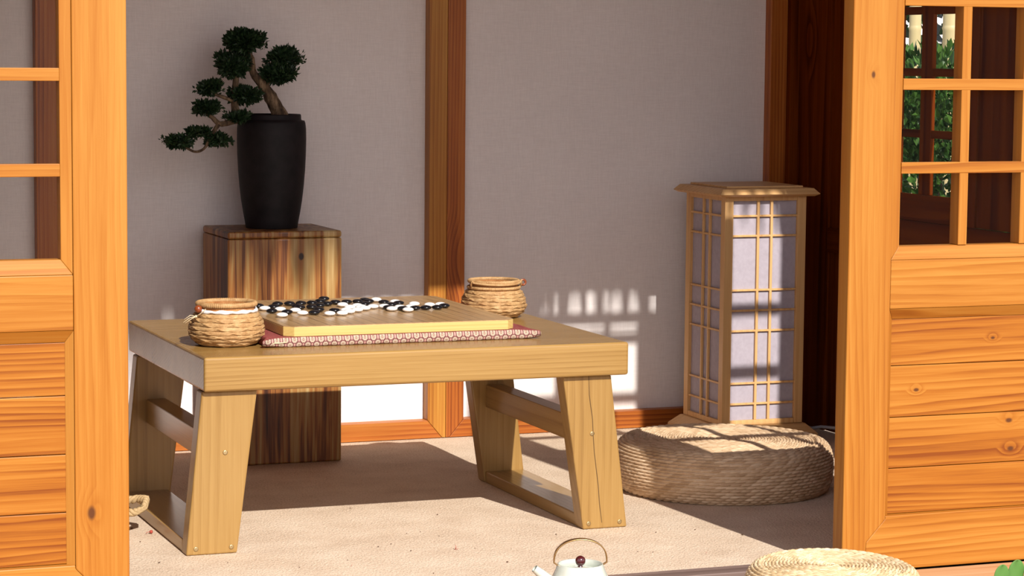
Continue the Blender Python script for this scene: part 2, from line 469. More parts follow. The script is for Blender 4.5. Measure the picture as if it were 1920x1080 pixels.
# ------------------------------------------------------------------ the setting
WB = 5.435            # face of the paper
struct(bx('wall_back', paper, .05, 2.85, WB, WB + .015, -.02, 2.12, bevel=0))
struct(bx('floor', carpet, .05, 2.86, 3.856, WB + .012, -.03, 0, bevel=0))
struct(bx('ceiling', frame_x, 0.0, 2.92, 3.825, 5.52, 2.12, 2.16, bevel=0))
# frames of the back-wall panels: two stiles meet at each joint
def stile(name, x0, x1, mat): return struct(bx(name, mat, x0, x1, 5.403, WB - .0005, .0015, 2.119))
stile('trim_1', .945, .9925, frame_z); stile('trim_2', .9935, 1.041, frame_z)
stile('trim_5', 2.760, 2.806, frame_z)
def panel_foot(name, x0, x1):
    struct(bx(name, frame_x, x0, x1, 5.4035, WB - .0005, .0012, .0445))
# mitred middle pair with the rails of both panels
def mitred(name, poly, mat, bevel=.0012):
    m = MB(); m.prism_xz(poly, 5.403, WB - .0005); struct(m.build(name, mat, None, bevel))
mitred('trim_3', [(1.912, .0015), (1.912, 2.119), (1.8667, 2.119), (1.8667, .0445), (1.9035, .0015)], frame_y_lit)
mitred('trim_4', [(1.9575, .0445), (1.9575, 2.119), (1.9128, 2.119), (1.9128, .0015), (1.921, .0015)], frame_z)
mitred('baseboard_back', [(1.0415, .0012), (1.903, .0012), (1.8662, .0442), (1.0415, .0442)], frame_x)
mitred('baseboard_right', [(1.9215, .0012), (2.7595, .0012), (2.7595, .0442), (1.958, .0442)], frame_x)
panel_foot('baseboard_left', .056, .9445)
for i, (x0, x1) in enumerate(((.056, .9445), (1.0415, 1.866), (1.958, 2.7595))):
    struct(bx('trim_%d' % (20 + i), frame_x, x0, x1, 5.4035, WB - .0005, 2.06, 2.1185))
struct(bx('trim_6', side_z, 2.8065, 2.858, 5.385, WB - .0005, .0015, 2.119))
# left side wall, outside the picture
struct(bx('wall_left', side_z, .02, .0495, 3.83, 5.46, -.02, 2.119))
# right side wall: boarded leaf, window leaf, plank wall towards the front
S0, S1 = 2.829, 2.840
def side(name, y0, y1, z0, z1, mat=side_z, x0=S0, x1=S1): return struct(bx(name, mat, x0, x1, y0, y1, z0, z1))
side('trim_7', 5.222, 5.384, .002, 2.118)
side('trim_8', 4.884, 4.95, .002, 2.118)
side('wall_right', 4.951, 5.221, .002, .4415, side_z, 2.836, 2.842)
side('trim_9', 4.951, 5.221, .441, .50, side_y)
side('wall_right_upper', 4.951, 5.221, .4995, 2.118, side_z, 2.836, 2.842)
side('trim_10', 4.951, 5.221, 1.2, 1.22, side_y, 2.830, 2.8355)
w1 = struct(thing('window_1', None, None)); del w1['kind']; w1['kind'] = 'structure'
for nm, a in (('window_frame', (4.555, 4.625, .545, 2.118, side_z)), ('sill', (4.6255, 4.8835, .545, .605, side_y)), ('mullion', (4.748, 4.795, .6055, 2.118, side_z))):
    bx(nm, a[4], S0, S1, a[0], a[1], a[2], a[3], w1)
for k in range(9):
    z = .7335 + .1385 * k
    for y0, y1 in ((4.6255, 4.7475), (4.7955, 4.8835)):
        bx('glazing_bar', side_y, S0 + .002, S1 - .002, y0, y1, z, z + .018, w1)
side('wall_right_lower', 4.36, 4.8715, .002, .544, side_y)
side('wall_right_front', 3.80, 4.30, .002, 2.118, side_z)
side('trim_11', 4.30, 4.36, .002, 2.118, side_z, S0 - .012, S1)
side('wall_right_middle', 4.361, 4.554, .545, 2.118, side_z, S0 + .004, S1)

# threshold, sill and veranda boards in front
DZ = -.0075           # veranda level, a carpet's thickness below the carpet
struct(bx('trim_12', trim_brown, .05, 2.86, 3.803, 3.8555, -.04, .0025))
struct(bx('trim_13', dark_gap, .05, 2.86, 3.762, 3.8025, -.04, -.012))
struct(bx('trim_14', sill_x, .0, 2.90, 3.61, 3.7615, -.04, DZ))
for k in range(4):
    struct(bx('floor_veranda_%d' % (k + 1), sill_x, .0, 2.90, 2.99 + .155 * k, 2.99 + .155 * k + .1535, -.04, DZ))
struct(bx('wall_plinth', side_y, .0, 2.90, 3.0, 5.5, -.42, -.0405))
struct(bx('ground_garden_bed', soil, 2.95, 12, 3.6, 20, -.44, -.415, bevel=0))
struct(bx('ground', earth, -14, 18, -8, 22, -.46, -.4205, bevel=0))
# lintel, head jamb, eave; added pickets and fringe (all above the picture)
struct(bx('lintel', door_x, -.02, 2.92, 3.75, 3.82, 1.592, 2.44))
struct(bx('trim_15', door_x, 2.083, 2.60, 3.775, 3.785, 1.492, 1.519))
struct(bx('trim_30', door_x, .05, .80, 3.775, 3.785, 1.492, 1.519))
tm = MB()  # unseen pickets added to break up the sun patches on the wall
x = 2.09
while x < 2.57:
    w_ = random.uniform(.010, .03)
    tm.box(x, min(x + w_, 2.59), 3.775, 3.785, 1.5195, 1.5915); x += w_ + random.uniform(.012, .05)
struct(tm.build('trim_16', door_z))
struct(bx('roof_eave', frame_x, -.5, 3.1, 2.60, 3.7495, 2.455, 2.49))
fr = MB()  # unseen pointed fringe added to streak the sun on wall and stand
x = .70
while x < 2.95:
    if x < 1.80: w_ = random.uniform(.02, .055); ln = random.choice((.10, .13, .16, .19, .22, .25)); gp = random.uniform(-.022, .002)
    elif x < 2.2: w_ = random.uniform(.012, .03); ln = random.choice((.06, .08, .11, .16)); gp = random.uniform(.015, .05)
    elif x < 2.325: w_ = random.uniform(.02, .03); ln = .12; gp = -.012
    elif x < 2.6: w_ = random.uniform(.018, .032); ln = random.choice((.07, .085, .10)); gp = random.uniform(.0, .014)
    else: w_ = random.uniform(.02, .035); ln = random.choice((.07, .10, .14)); gp = random.uniform(.006, .022)
    c_ = x + random.uniform(.2, .8) * w_
    fr.prism_xz([(x, 2.4545), (c_ - .003, 2.4545 - ln), (c_ + .003, 2.4545 - ln), (x + w_, 2.4545)], 2.61, 2.616); x += w_ + gp
struct(fr.build('trim_17', straw))
# front corner posts, fixed lattice beside the right door
struct(bx('trim_18', door_z, 2.728, 2.858, 3.7655, 3.80, -.0115, 1.5915))
struct(bx('trim_19', door_z, .02, .268, 3.7655, 3.80, -.0115, 1.4835))

# ------------------------------------------------------------------ lattice doors
def lattice_door(name, label, x0, W, yf, dz, vbars, right, swr=.085):
    """x0..x1 leaf, yf front face, dz height shift of the rails, vbars upright glazing bars"""
    t = thing(name, label, 'sliding door', (x0, yf, -.0073))
    t.scale = (1.008,) * 3
    T = .037; SWD = .085; H = 1.4788
    zb = .1 + dz; zp = .4513 + dz; zmt = .4707 + dz; zr = .557 + dz; zs = .581 + dz
    for sgn in (0, 1):
        m = MB()
        if sgn == 0: poly = [(0, .002), (.0, H), (SWD, H), (SWD, zb - .006), (.048, zb - .045), (.045, .002)][::-1]
        else: poly = [(W, .002), (W - .045, .002), (W - .048, zb - .045), (W - swr, zb - .006), (W - swr, H), (W, H)][::-1]
        m.prism_xz([(a, b) for a, b in poly], 0, T)
        m.f = [f[::-1] for f in m.f]
        m.build('stile', door_z_right if right and sgn == 0 else (door_z_left if not right and sgn == 1 else door_z), t, .002)
    m = MB()
    poly = [(.0455, .002), (W - .0455, .002), (W - .0485, zb - .045), (W - swr - .0005, zb - .0055), (W - swr - .0005, zb), (SWD + .0005, zb), (SWD + .0005, zb - .0055), (.0485, zb - .045)]
    m.prism_xz(poly, .001, T - .001); m.build('bottom_rail', door_x, t, .0015)
    bx('middle_rail', door_x, SWD + .0005, W - swr - .0005, .001, T - .001, zmt, zr, t)
    bx('top_rail', door_x, SWD + .0005, W - swr - .0005, .010, .016, 1.474, H, t, .0005)
    # bevelled moulding round the boarded panel (top and both sides)
    m = MB()
    a, b = SWD + .0005, W - swr - .0005
    m.hexa([(a + .012, .014, zp), (b - .012, .014, zp), (b - .012, .026, zp), (a + .012, .026, zp),
            (a, .002, zmt - .0004), (b, .002, zmt - .0004), (b, .026, zmt - .0004), (a, .026, zmt - .0004)])
    m.build('panel_moulding', door_x, t)
    m = MB()
    for s0, s1, q in ((a, a + .0115, 0), (b, b - .0115, 1)):
        p = [(s0, .003, zb), (s1, .014, zb), (s1, .026, zb), (s0, .026, zb), (s0, .003, zmt - .001), (s1, .014, zp - .0002), (s1, .026, zp - .0002), (s0, .026, zmt - .001)]
        m.hexa(p if not q else [p[1], p[0], p[3], p[2], p[5], p[4], p[7], p[6]])
    m.build('panel_moulding', door_z, t)
    edges = [zb, .1825 + dz, .2744 + dz, .3671 + dz, zp]
    for i in range(4):
        bx('panel_board', {1: plank_knot[0], 2: plank_knot[2], 3: plank_knot[1]}.get(i, plank_x) if right else plank_x, a + .0005, b - .0005, .015, .025, edges[i] + .0006, edges[i + 1] - .0006, t, .0012)
    # lattice window
    m = MB()
    m.hexa([(a, .002, zr + .0004), (b, .002, zr + .0004), (b, T - .003, zr + .0004), (a, T - .003, zr + .0004),
            (a + .018, .007, zs), (b - .018, .007, zs), (b - .018, T - .003, zs), (a + .018, T - .003, zs)])
    m.build('sash_sill', door_x, t, .0008)
    m = MB()
    m.hexa([(a, .003, zr + .001), (a + .018, .006, zs), (a + .018, T - .003, zs), (a, T - .003, zr + .001),
            (a, .003, 1.4735), (a + .018, .006, 1.4735), (a + .018, T - .003, 1.4735), (a, T - .003, 1.4735)])
    m.hexa([(b - .018, .006, zs), (b, .003, zr + .001), (b, T - .003, zr + .001), (b - .018, T - .003, zs),
            (b - .018, .006, 1.4735), (b, .003, 1.4735), (b, T - .003, 1.4735), (b - .018, T - .003, 1.4735)])
    m.build('sash_moulding', door_z, t, .0008)
    for k in range(6):
        zt = .7293 + dz + .1471 * k
        if zt < 1.474:
            bx('glazing_bar', door_x, a + .0182, b - .0182, .004, .018, zt - .0200, zt, t, .001)
    for xv in vbars:
        bx('glazing_bar', door_z, xv, xv + .018, .0045, .034, zs + .0004, 1.4738, t, .001)
    bx('pane', glass, a + .0182, b - .0182, .0200, .0215, zs + .0004, 1.4738, t, 0)
    return t
lattice_door('lattice_door', 'honey pine lattice door on the right, past the paper lamp and straw cushion', 2.0835, .512, 3.763, 0, (.222, .349), True, .0565)
lattice_door('lattice_door', 'honey pine lattice door on the left, in front of the table end', .800 - .525 * 1.008, .525, 3.763, .009, (.18, .30), False)
fx = thing('window_2', None, None, (2.6012, 3.766, 0)); fx['kind'] = 'structure'
bx('lower_panel', plank_x, .0, .1255, .008, .025, -.0115, .557, fx)
bx('sill', door_x, .0, .1255, 0, .03, .5575, .582, fx)
for k in range(5):
    zt = .7276 + .1483 * k
    bx('glazing_bar', door_x, .0, .1255, .002, .020, zt - .02, zt, fx)

# ------------------------------------------------------------------ low table
tb = thing('low_table', 'low yellow pine table with slanted plank legs, holding the game board', 'table', (1.456, 4.565, 0))
def L(x, y): return x - 1.456, y - 4.565
m = MB(); m.box(1.039-1.456, 1.8735-1.456, 4.240-4.565, 4.885-4.565, .3005, .364)
m.build('tabletop', table_x, tb, .005, 3)
def leg(xt0, xt1, xb0, xb1, y0, y1, crack=False):
    m = MB()
    P = lambda x, y, z: (x - 1.456, y - 4.565, z)
    m.hexa([P(xb0, y0, .0005), P(xb1, y0, .0005), P(xb1, y1, .0005), P(xb0, y1, .0005), P(xt0, y0, .300), P(xt1, y0, .300), P(xt1, y1, .300), P(xt0, y1, .300)])
    o = m.build('leg', table_z, tb, .003, 2)
    return o
LT = (1.0385, 1.142, 1.0085, 1.1035); RT = (1.744, 1.844, 1.789, 1.8815)
legs = []
for q in (LT, RT):
    legs.append(leg(*q, 4.256, 4.296)); leg(*q, 4.802, 4.842)
    bx('foot_rail', table_y, q[2] + .002 - 1.456, q[3] - .002 - 1.456, 4.2965 - 4.565, 4.8015 - 4.565, .0005, .0245, tb, .002)
    f = .625
    xa = q[2] * (1 - f) + q[0] * f; xb = q[3] * (1 - f) + q[1] * f; cx = (xa + xb) / 2
    bx('stretcher', table_y, cx - .02 - 1.456, cx + .02 - 1.456, 4.2965 - 4.565, 4.8015 - 4.565, .163, .212, tb, .002)
def screw(x, z, lg):
    m = MB(); c = (x - 1.456, 4.256 - 4.565, z)
    vs = []; n = 14
    prof = [(.0045, 0), (.0045, -.0008), (.0036, -.0013), (.0012, -.0009), (.0001, -.0009)]
    for r, y in prof:
        for k in range(n):
            a = 2*pi*k/n; vs.append((c[0] + r*cos(a), c[1] + y, c[2] + r*sin(a)))
    fs = [(i*n+k, i*n+(k+1) % n, (i+1)*n+(k+1) % n, (i+1)*n+k) for i in range(len(prof)-1) for k in range(n)]
    m.add(vs, fs, 0, True)
    o = m.build('screw_head', brass, lg); o['label'] = 'small brass screw head'
for x, z, i in ((1.0815, .187, 0), (1.0265, .012, 0), (1.0925, .012, 0), (1.8055, .187, 1), (1.8005, .0115, 1), (1.8655, .0115, 1)):
    screw(x, z, legs[i])
# drying crack down the right front leg
m = MB(); pts = [(1.797, .299), (1.7985, .262), (1.806, .215), (1.8075, .186), (1.8105, .150), (1.8195, .085), (1.8225, .05), (1.828, .012)]
vs = []
for i, (x, z) in enumerate(pts):
    w_ = .0006 if 0 < i < len(pts) - 1 else .0004
    vs += [(x - w_ - 1.456, 4.2555 - 4.565, z), (x + w_ - 1.456, 4.2555 - 4.565, z), (x + w_ - 1.456, 4.2575 - 4.565, z), (x - w_ - 1.456, 4.2575 - 4.565, z)]
fs = []
for i in range(len(pts) - 1):
    a = 4 * i
    for k in range(4): fs.append((a + k, a + (k + 1) % 4, a + 4 + (k + 1) % 4, a + 4 + k))
m.add(vs, fs); o = m.build('crack', crack_mat, legs[1]); o['label'] = 'dark crack down the wood'

# ------------------------------------------------------------------ brocade mat and game board
bxo, byo, bw, bd = 1.222, 4.352, .462, .490
mt = MB()
mx0, mx1, my0, my1 = 1.186, 1.722, 4.346, 4.845
TH = .0186
sec = []          # rounded edge of the padding: (inset, height)
for k in range(9):
    a = pi * k / 8; sec.append((.0055 * (1 - abs(sin(a)) ** .7), TH/2 - cos(a) * TH/2))
loop = []
for (xa, ya, xb, yb) in ((mx0, my0, mx1, my0), (mx1, my0, mx1, my1), (mx1, my1, mx0, my1), (mx0, my1, mx0, my0)):
    for k in range(40):
        u = k/40; e = min(u, 1 - u)
        pull = .011 * max(0, 1 - e/.05) ** 2        # corners drawn out to small ears
        thin = 1 - .3 * max(0, 1 - e/.06)
        loop.append((xa + (xb - xa)*u, ya + (yb - ya)*u, pull, thin))
cxm, cym = (mx0 + mx1)/2, (my0 + my1)/2
vs = []; fs = []
for ins, z in sec:
    for x, y, pull, thin in loop:
        sx_, sy_ = (1 if x > cxm else -1), (1 if y > cym else -1)
        ex = min(1, abs(x - cxm)/((mx1 - mx0)/2)); ey = min(1, abs(y - cym)/((my1 - my0)/2))
        ix = ins if ex > .999 else 0; iy = ins if ey > .999 else 0
        vs.append((x - sx_*ix + sx_*pull - 1.453, y - sy_*iy - sy_*pull*-.25 - 4.597, TH/2 + (z - TH/2)*thin + .0008*sin(x*120 + y*90)*(0 < z < TH)))
nl = len(loop)
for i in range(len(sec) - 1):
    for k in range(nl):
        l = (k + 1) % nl; fs.append((i*nl+k, i*nl+l, (i+1)*nl+l, (i+1)*nl+k))
mt.add(vs, fs, 0, True)
mt.add(vs[:nl], [tuple(range(nl-1, -1, -1))]); mt.add(vs[-nl:], [tuple(range(nl))])
mat_o = thing('brocade_mat', 'red floral brocade mat under the wooden game board', 'mat', (1.453, 4.597, .364))
mt.build('padding', brocade, mat_o, merge=True)
pm = MB(); pts = []
pm.tube([(mx0 - 1.453 - .004, my0 - 4.597 + .002, .0085), (mx0 - 1.453 + .02, my0 - 4.597 - .0015, .0088), (mx0 - 1.453 + .036, my0 - 4.597 - .0015, .0098)], .0011, 6)
pm.build('piping', fiber, mat_o)

gb = thing('game_board', 'square pale bamboo game board with ruled lines and clipped corners', 'game board', (bxo + bw/2, byo + bd/2, .383))
hw, hd, ck = bw/2, bd/2, .017
oct_ = [(-hw+ck, -hd), (hw-ck, -hd), (hw, -hd+ck), (hw, hd-ck), (hw-ck, hd), (-hw+ck, hd), (-hw, hd-ck), (-hw, -hd+ck)]
m = MB(); m.prism_xy(oct_, 0, .0178); m.build('board_core', board_side, gb, .001)
gpx, gpy = (bw - .030)/18, (bd - .030)/18
m = MB(); m.prism_xy([(x*.9985, y*.9985) for x, y in oct_], .0179, .019); m.build('board_face', board_top_mat(-hw + .015, -hd + .015, gpx, gpy), gb)

STONES = [(2,6,'w'),(2,9,'b'),(2,11,'w'),(2,13,'b'),(3,8,'b'),(3,10,'w'),(3,12,'b'),(4,7,'w'),(4,9,'w'),(4,14,'b'),(5,7,'b'),(5,11,'b'),(5,12,'b'),(5,14,'b'),(6,6,'w'),(6,9,'b'),(6,11,'b'),(6,14,'b'),(7,6,'w'),(7,8,'b'),(7,12,'b'),(7,14,'b'),(8,7,'w'),(8,8,'w'),(8,13,'b'),(8,15,'b'),(9,8,'w'),(9,10,'w'),(9,12,'w'),(9,14,'b'),(9,17,'b'),(10,9,'w'),(10,10,'w'),(10,11,'w'),(10,14,'b'),(11,10,'w'),(11,12,'b'),(11,14,'b'),(12,8,'w'),(12,9,'b'),(12,10,'w'),(12,14,'b'),(12,15,'b'),(13,7,'w'),(13,8,'b'),(13,9,'w'),(13,11,'b'),(13,13,'b'),(13,15,'w'),(14,8,'b'),(14,9,'w'),(14,12,'b'),(14,13,'w'),(15,8,'b'),(15,11,'w'),(16,8,'b'),(16,10,'w'),(17,9,'b'),(17,10,'w')]
protos = {}
SPECIAL = {
 (2,6): 'white go stone at the front left, nearest the clipped board corner', (17,9): 'rightmost black go stone of all, at the right end',
 (17,10): 'rightmost white go stone of all, at the right end', (9,17): 'rearmost black go stone, at the back edge of the stones',
 (13,15): 'rearmost white go stone, at the back of the board', (13,7): 'white go stone at the front of the right-hand row', (2,13): 'leftmost black go stone, half hidden behind the left basket',
 (2,11): 'leftmost white go stone at the back left, beside the left basket'}
for i, j, c in STONES:
    nm = 'black_go_stone' if c == 'b' else 'white_go_stone'
    if c not in protos:
        m = MB(); n = 12; R = .0113; Hh = .0048; prof = []
        for k in range(n + 1):
            a = -pi/2 + pi*k/n
            prof.append((max(R*cos(a), 1e-5), Hh + Hh*sin(a)))
        m.lathe(prof, 28); o = m.build(nm, stone_black if c == 'b' else stone_white, None, merge=True); protos[c] = o
    else:
        o = protos[c].copy(); col.objects.link(o)
    jx, jy = random.uniform(-.0008, .0008), random.uniform(-.0008, .0008)
    x = bxo + .015 + (i - 1)*gpx + jx; y = byo + .015 + (j - .25)*gpy + jy
    o.location = (x, y, .40215)
    col_ = 'black' if c == 'b' else 'white'
    if (i, j) in SPECIAL: lab = SPECIAL[(i, j)]; grp = col_ + ' go stones on the board'
    else:
        zone = 'left third' if i < 7 else ('middle' if i < 12 else 'right third')
        row = 'back' if j > 12 else ('front' if j < 9 else 'centre')
        lab = '%s go stone among those in the %s of the board, %s rows' % (col_, zone, row)
        grp = '%s go stones in the %s, %s rows' % (col_, zone, row)
    tag(o, lab, 'go stone', grp)

# ------------------------------------------------------------------ woven baskets
def basket_body(Rb, R, Rn, H, rows, A, seed):
    """ropes braided in rows around a bowl that bulges at the waist"""
    m = MB(); n = rows * 10; prof = []; info = []
    for k in range(n + 1):
        s = k / n
        z = H * s
        # bulge: base radius -> waist at .45 -> shoulder
        if s < .42: r = Rb + (R - Rb) * sin(pi/2 * s/.42) ** .8
        else: r = Rn + (R - Rn) * max(0, cos(pi/2 * (s - .42)/.58)) ** .75
        prof.append((r, z)); info.append(s * rows)
    NS = 8
    def disp(i, th):
        q = info[i]; row = floor(q); f = q - row
        base = max(0, sin(pi * f)) ** .55
        ph = th * NS / (2*pi) + (row % 2) * .5 + .13 * seed
        fp = ph - floor(ph)
        # diagonal strand crossing the row + fine cords
        diag = exp(-((fp - .25 - .5 * f) / .06) ** 2)
        diag2 = exp(-((fp - .80 + .45 * f) / .075) ** 2) * .7
        cords = abs(sin(pi * 3 * (f + .05 * sin(2*pi*ph)))) ** .6 * (1 - diag)
        d = A * (base * .60 + .60 * diag + .45 * diag2 + .50 * cords - .6)
        d += A * .22 * sin(9*th + row * 2.1) * sin(5*th - row)
        return d, A * .14 * sin(2*pi*ph + row)
    m.lathe(prof, 260, disp=disp)
    m.lathe([(1e-4, .0008), (Rb * .6, .0006), (Rb, .001)][::1], 40)
    # inside of the bowl
    m.lathe([(Rn - .003, H), (R * .86, H * .5), (Rb * .9, .006), (1e-4, .006)], 60)
    return m
def wrapped_ring(R, r, z, wraps=90, seg=10, sq=1.0):
    m = MB(); n = wraps * 4; vs = []; fs = []
    for i in range(n):
        a = 2*pi*i/n; rr = r * (1 + .16 * abs(sin(a * wraps / 2)))
        for k in range(seg):
            b = 2*pi*k/seg
            vs.append(((R + rr*cos(b))*cos(a), (R + rr*cos(b))*sin(a), z + rr*sq*sin(b)))
    for i in range(n):
        for k in range(seg):
            fs.append((i*seg+k, ((i+1) % n)*seg+k, ((i+1) % n)*seg+(k+1) % seg, i*seg+(k+1) % seg))
    m.add(vs, fs, 0, True); return m
# left basket
bl = thing('woven_basket', 'round rattan basket with white ribbon at the neck, on the left table corner', 'basket', (1.1275, 4.425, .3645))
basket_body(.049, .0705, .056, .062, 8, .0042, 1).build('bowl', rattan, bl)
m = MB(); m.lathe([(.0555, .0605), (.0535, .066), (.0525, .072), (.053, .077)], 60); m.lathe([(.047, .077), (.047, .055)], 60); m.build('neck', rattan_red, bl)
wrapped_ring(.0535, .0045, .0775).build('rim', rattan, bl)
m = MB(); pts = []
for k in range(96):
    a = 2*pi*k/96; w_ = .5 + .5*sin(a*9); pts.append(((.0575 + .0012*w_)*cos(a), (.0575 + .0012*w_)*sin(a), .0655 + .0006*sin(a*18)))
n = len(pts); vs = []; fs = []
for k, p in enumerate(pts):
    w_ = .0024 + .0022 * (.5 + .5*sin(2*pi*k/96*9)); out = Vector((p[0], p[1], 0)).normalized() * .0012
    vs += [(p[0], p[1], p[2] - w_), (p[0] + out.x, p[1] + out.y, p[2]), (p[0], p[1], p[2] + w_), (p[0] - 3*out.x, p[1] - 3*out.y, p[2])]
for k in range(n):
    a, b = 4*k, 4*((k+1) % n)
    for q in range(4): fs.append((a+q, b+q, b+(q+1) % 4, a+(q+1) % 4))
m.add(vs, fs, 0, True); m.build('ribbon', white_lace, bl)['label'] = 'white scalloped ribbon'
m = MB(); m.ball((-.0595, -.022, .0705), .0075, 16, 10); m.build('bead', bead_mat, bl)['label'] = 'red-brown wooden bead'
m = MB()
for e, mid in (((-.088, -.028, .052), (-.076, -.028, .060)), ((-.090, -.030, .047), (-.078, -.029, .055)), ((-.086, -.030, .046), (-.075, -.030, .053)), ((-.048, -.034, .0715), (-.056, -.032, .064))):
    m.tube([(-.065, -.027, .0575), mid, e], .0007, 5)
m.ball((-.065, -.027, .0575), .0025, 8, 6)
m.build('tie_string', fiber, bl)['label'] = 'pale loose string ends'
# right basket
br = thing('woven_basket', 'round rattan basket with a thin bail across the rim, right rear of the table', 'basket', (1.782, 4.738, .3645))
basket_body(.046, .0675, .054, .058, 8, .0042, 4).build('bowl', rattan, br)
m = MB(); m.lathe([(.0535, .0565), (.0515, .061), (.0505, .068), (.051, .074)], 60); m.lathe([(.0455, .074), (.0455, .05)], 60); m.build('neck', rattan_red, br)
wrapped_ring(.0515, .0036, .0755).build('rim', rattan, br)
wrapped_ring(.0535, .0030, .0625).build('collar', rattan, br)
m = MB(); pts = []
pts = [(-.0545, -.012, .0635), (-.0555, -.014, .071), (-.0535, -.020, .0775)]
for k in range(15):
    a = radians(200 + 140*k/14); pts.append((.0555*cos(a), .0555*sin(a), .0735 - .0025*sin(pi*k/14)))
pts += [(.0535, -.020, .0775), (.056, -.014, .071), (.0555, -.012, .0635)]
m.tube(pts, .0024, 8); m.build('bail', rattan, br)
m = MB(); c = Vector((.0612, -.012, .072))
m.tube([(c.x + .0055*cos(2*pi*k/18), c.y, c.z + .0055*sin(2*pi*k/18)) for k in range(18)], .0024, 8, closed=True)
m.build('ring', bead_mat, br)['label'] = 'red-brown ring for the bail'

# ------------------------------------------------------------------ pedestal, pot, bonsai
pd = thing('plant_stand', 'streaky dark and pale hardwood block stand behind the table', 'plant stand', (1.4505, 5.282, 0))
m = MB(); m.box(-.130, .130, -.116, .116, .0005, .5035); m.build('body', acacia, pd, .004, 3)
m = MB(); m.box(-.130, .130, -.116, .116, .504, .5195); m.build('top_board', acacia, pd, .005, 3)
pot = thing('potted_bonsai', 'gnarled bonsai leaning left in a tall black clay pot on the hardwood stand', 'bonsai', (1.4515, 5.285, .5198))
K = 1/832.
prof = [(1e-4, 0), (48, 0), (48.5, 1), (50.5, 14), (53.5, 30), (57, 52), (60, 78), (62.5, 108), (64, 138), (64.6, 165), (64.2, 186), (63, 196), (61.5, 200.5), (56.5, 201.5), (55.3, 203), (55, 210), (54, 212.5), (49, 212.5), (48, 205), (48, 196)]
m = MB(); m.lathe([(r*K, z*K) for r, z in prof], 72); m.build('pot', black_clay, pot)['label'] = 'tall tapered black clay pot'
m = MB(); m.lathe([(.0573, .236), (.04, .241), (.02, .2445), (1e-4, .246)], 40); m.build('soil', soil, pot)

def cluster(m, c, rad, n, leaf, rnd, up=.35, shell=.35):
    for _ in range(n):
        while True:
            d = Vector((rnd.uniform(-1, 1), rnd.uniform(-1, 1), rnd.uniform(-1, 1)))
            if .05 < d.length < 1: break
        d.normalize(); q = shell + (1 - shell) * rnd.random() ** .45
        p = Vector((c[0] + d.x*rad[0]*q, c[1] + d.y*rad[1]*q, c[2] + d.z*rad[2]*q))
        dirv = (d + Vector((rnd.uniform(-.7, .7), rnd.uniform(-.7, .7), rnd.uniform(-.5, .7) + up))).normalized()
        s = leaf * rnd.uniform(.6, 1.25)
        side = dirv.cross(Vector((rnd.uniform(-1, 1), rnd.uniform(-1, 1), rnd.uniform(-1, 1)))).normalized()
        nrm = side.cross(dirv) * s * .12
        w_ = side * s * .27
        m.add([p, p + dirv*s*.45 + w_ + nrm, p + dirv*s, p + dirv*s*.45 - w_ + nrm], [(0, 1, 2, 3)])

bo = pot
# picture-plane offsets (px at 832 px/m) around the trunk foot at (506, 213)
def B(px, py, dy=0.0):
    a = (px - 506) / 832. ; 
    return (.020 + a * 1.06, dy, .2452 + (213 - py) / 832.)
TR = lambda pts: [B(*p) for p in pts]
m = MB()
def limb(pts, r): 
    p = [Vector(q) for q in TR(pts)]; out = []; rr = []
    for i in range(len(p) - 1):
        for k in range(4):
            u = k/4; p0, p1, p2, p3 = p[max(i-1, 0)], p[i], p[i+1], p[min(i+2, len(p)-1)]
            q = .5*((2*p1) + (p2-p0)*u + (2*p0 - 5*p1 + 4*p2 - p3)*u*u + (3*p1 - p0 - 3*p2 + p3)*u**3)
            out.append(q); rr.append((r[i]*(1-u) + r[i+1]*u) * (1 + .10*random.uniform(-1, 1)))
    out.append(p[-1]); rr.append(r[-1]); m.tube(out, rr, 10)
limb([(512, 222), (506, 208, 0), (492, 180, 0), (475, 152, -.004), (457, 128, 0), (454, 102, 0), (445, 82, 0)], [.023, .020, .0155, .0125, .009, .007, .004])
m.build('trunk', bark, bo)
m = MB(); limb([(476, 150, -.004), (488, 140, -.006), (502, 130, -.004), (512, 112, 0)], [.0075, .006, .005, .003]); m.build('branch', bark, bo)
m = MB(); limb([(478, 222, -.012), (455, 213, -.02), (432, 212, -.022), (421, 196, -.018), (422, 165, -.012), (424, 135, -.008), (420, 118, 0)], [.010, .009, .0085, .0085, .0075, .006, .003]); m.build('branch', bark, bo)
m = MB(); limb([(423, 182, -.015), (405, 175, -.015), (388, 168, -.012), (378, 160, -.01)], [.005, .0045, .0035, .002]); m.build('branch', bark, bo)
m = MB(); limb([(436, 212, -.022), (410, 219, -.026), (391, 222, -.028), (378, 210, -.026), (366, 202, -.024)], [.0075, .0065, .006, .005, .003]); m.build('branch', bark, bo)
m = MB(); limb([(391, 221, -.028), (380, 236, -.03), (372, 252, -.03), (362, 268, -.03), (346, 273, -.03), (326, 262, -.03)], [.0055, .0045, .004, .0032, .0028, .002]); m.build('branch', bark, bo)
rnd = random.Random(3)
pads = [((441, 71, 0), (37, 36, 25), 1300), ((418, 115, 0), (31, 31, 25), 1050), ((516, 102, 0), (31, 31, 20), 850), ((502, 130, -.004), (33, 30, 20), 800), ((441, 171, -.012), (28, 26, 18), 750),
        ((375, 157, -.01), (22, 22, 13), 420), ((369, 194, -.024), (25, 22, 12), 420), ((424, 210, -.03), (24, 18, 9), 320), ((351, 238, -.03), (20, 18, 9), 260), ((317, 256, -.03), (27, 20, 11), 340), ((388, 253, -.03), (22, 18, 12), 260)]
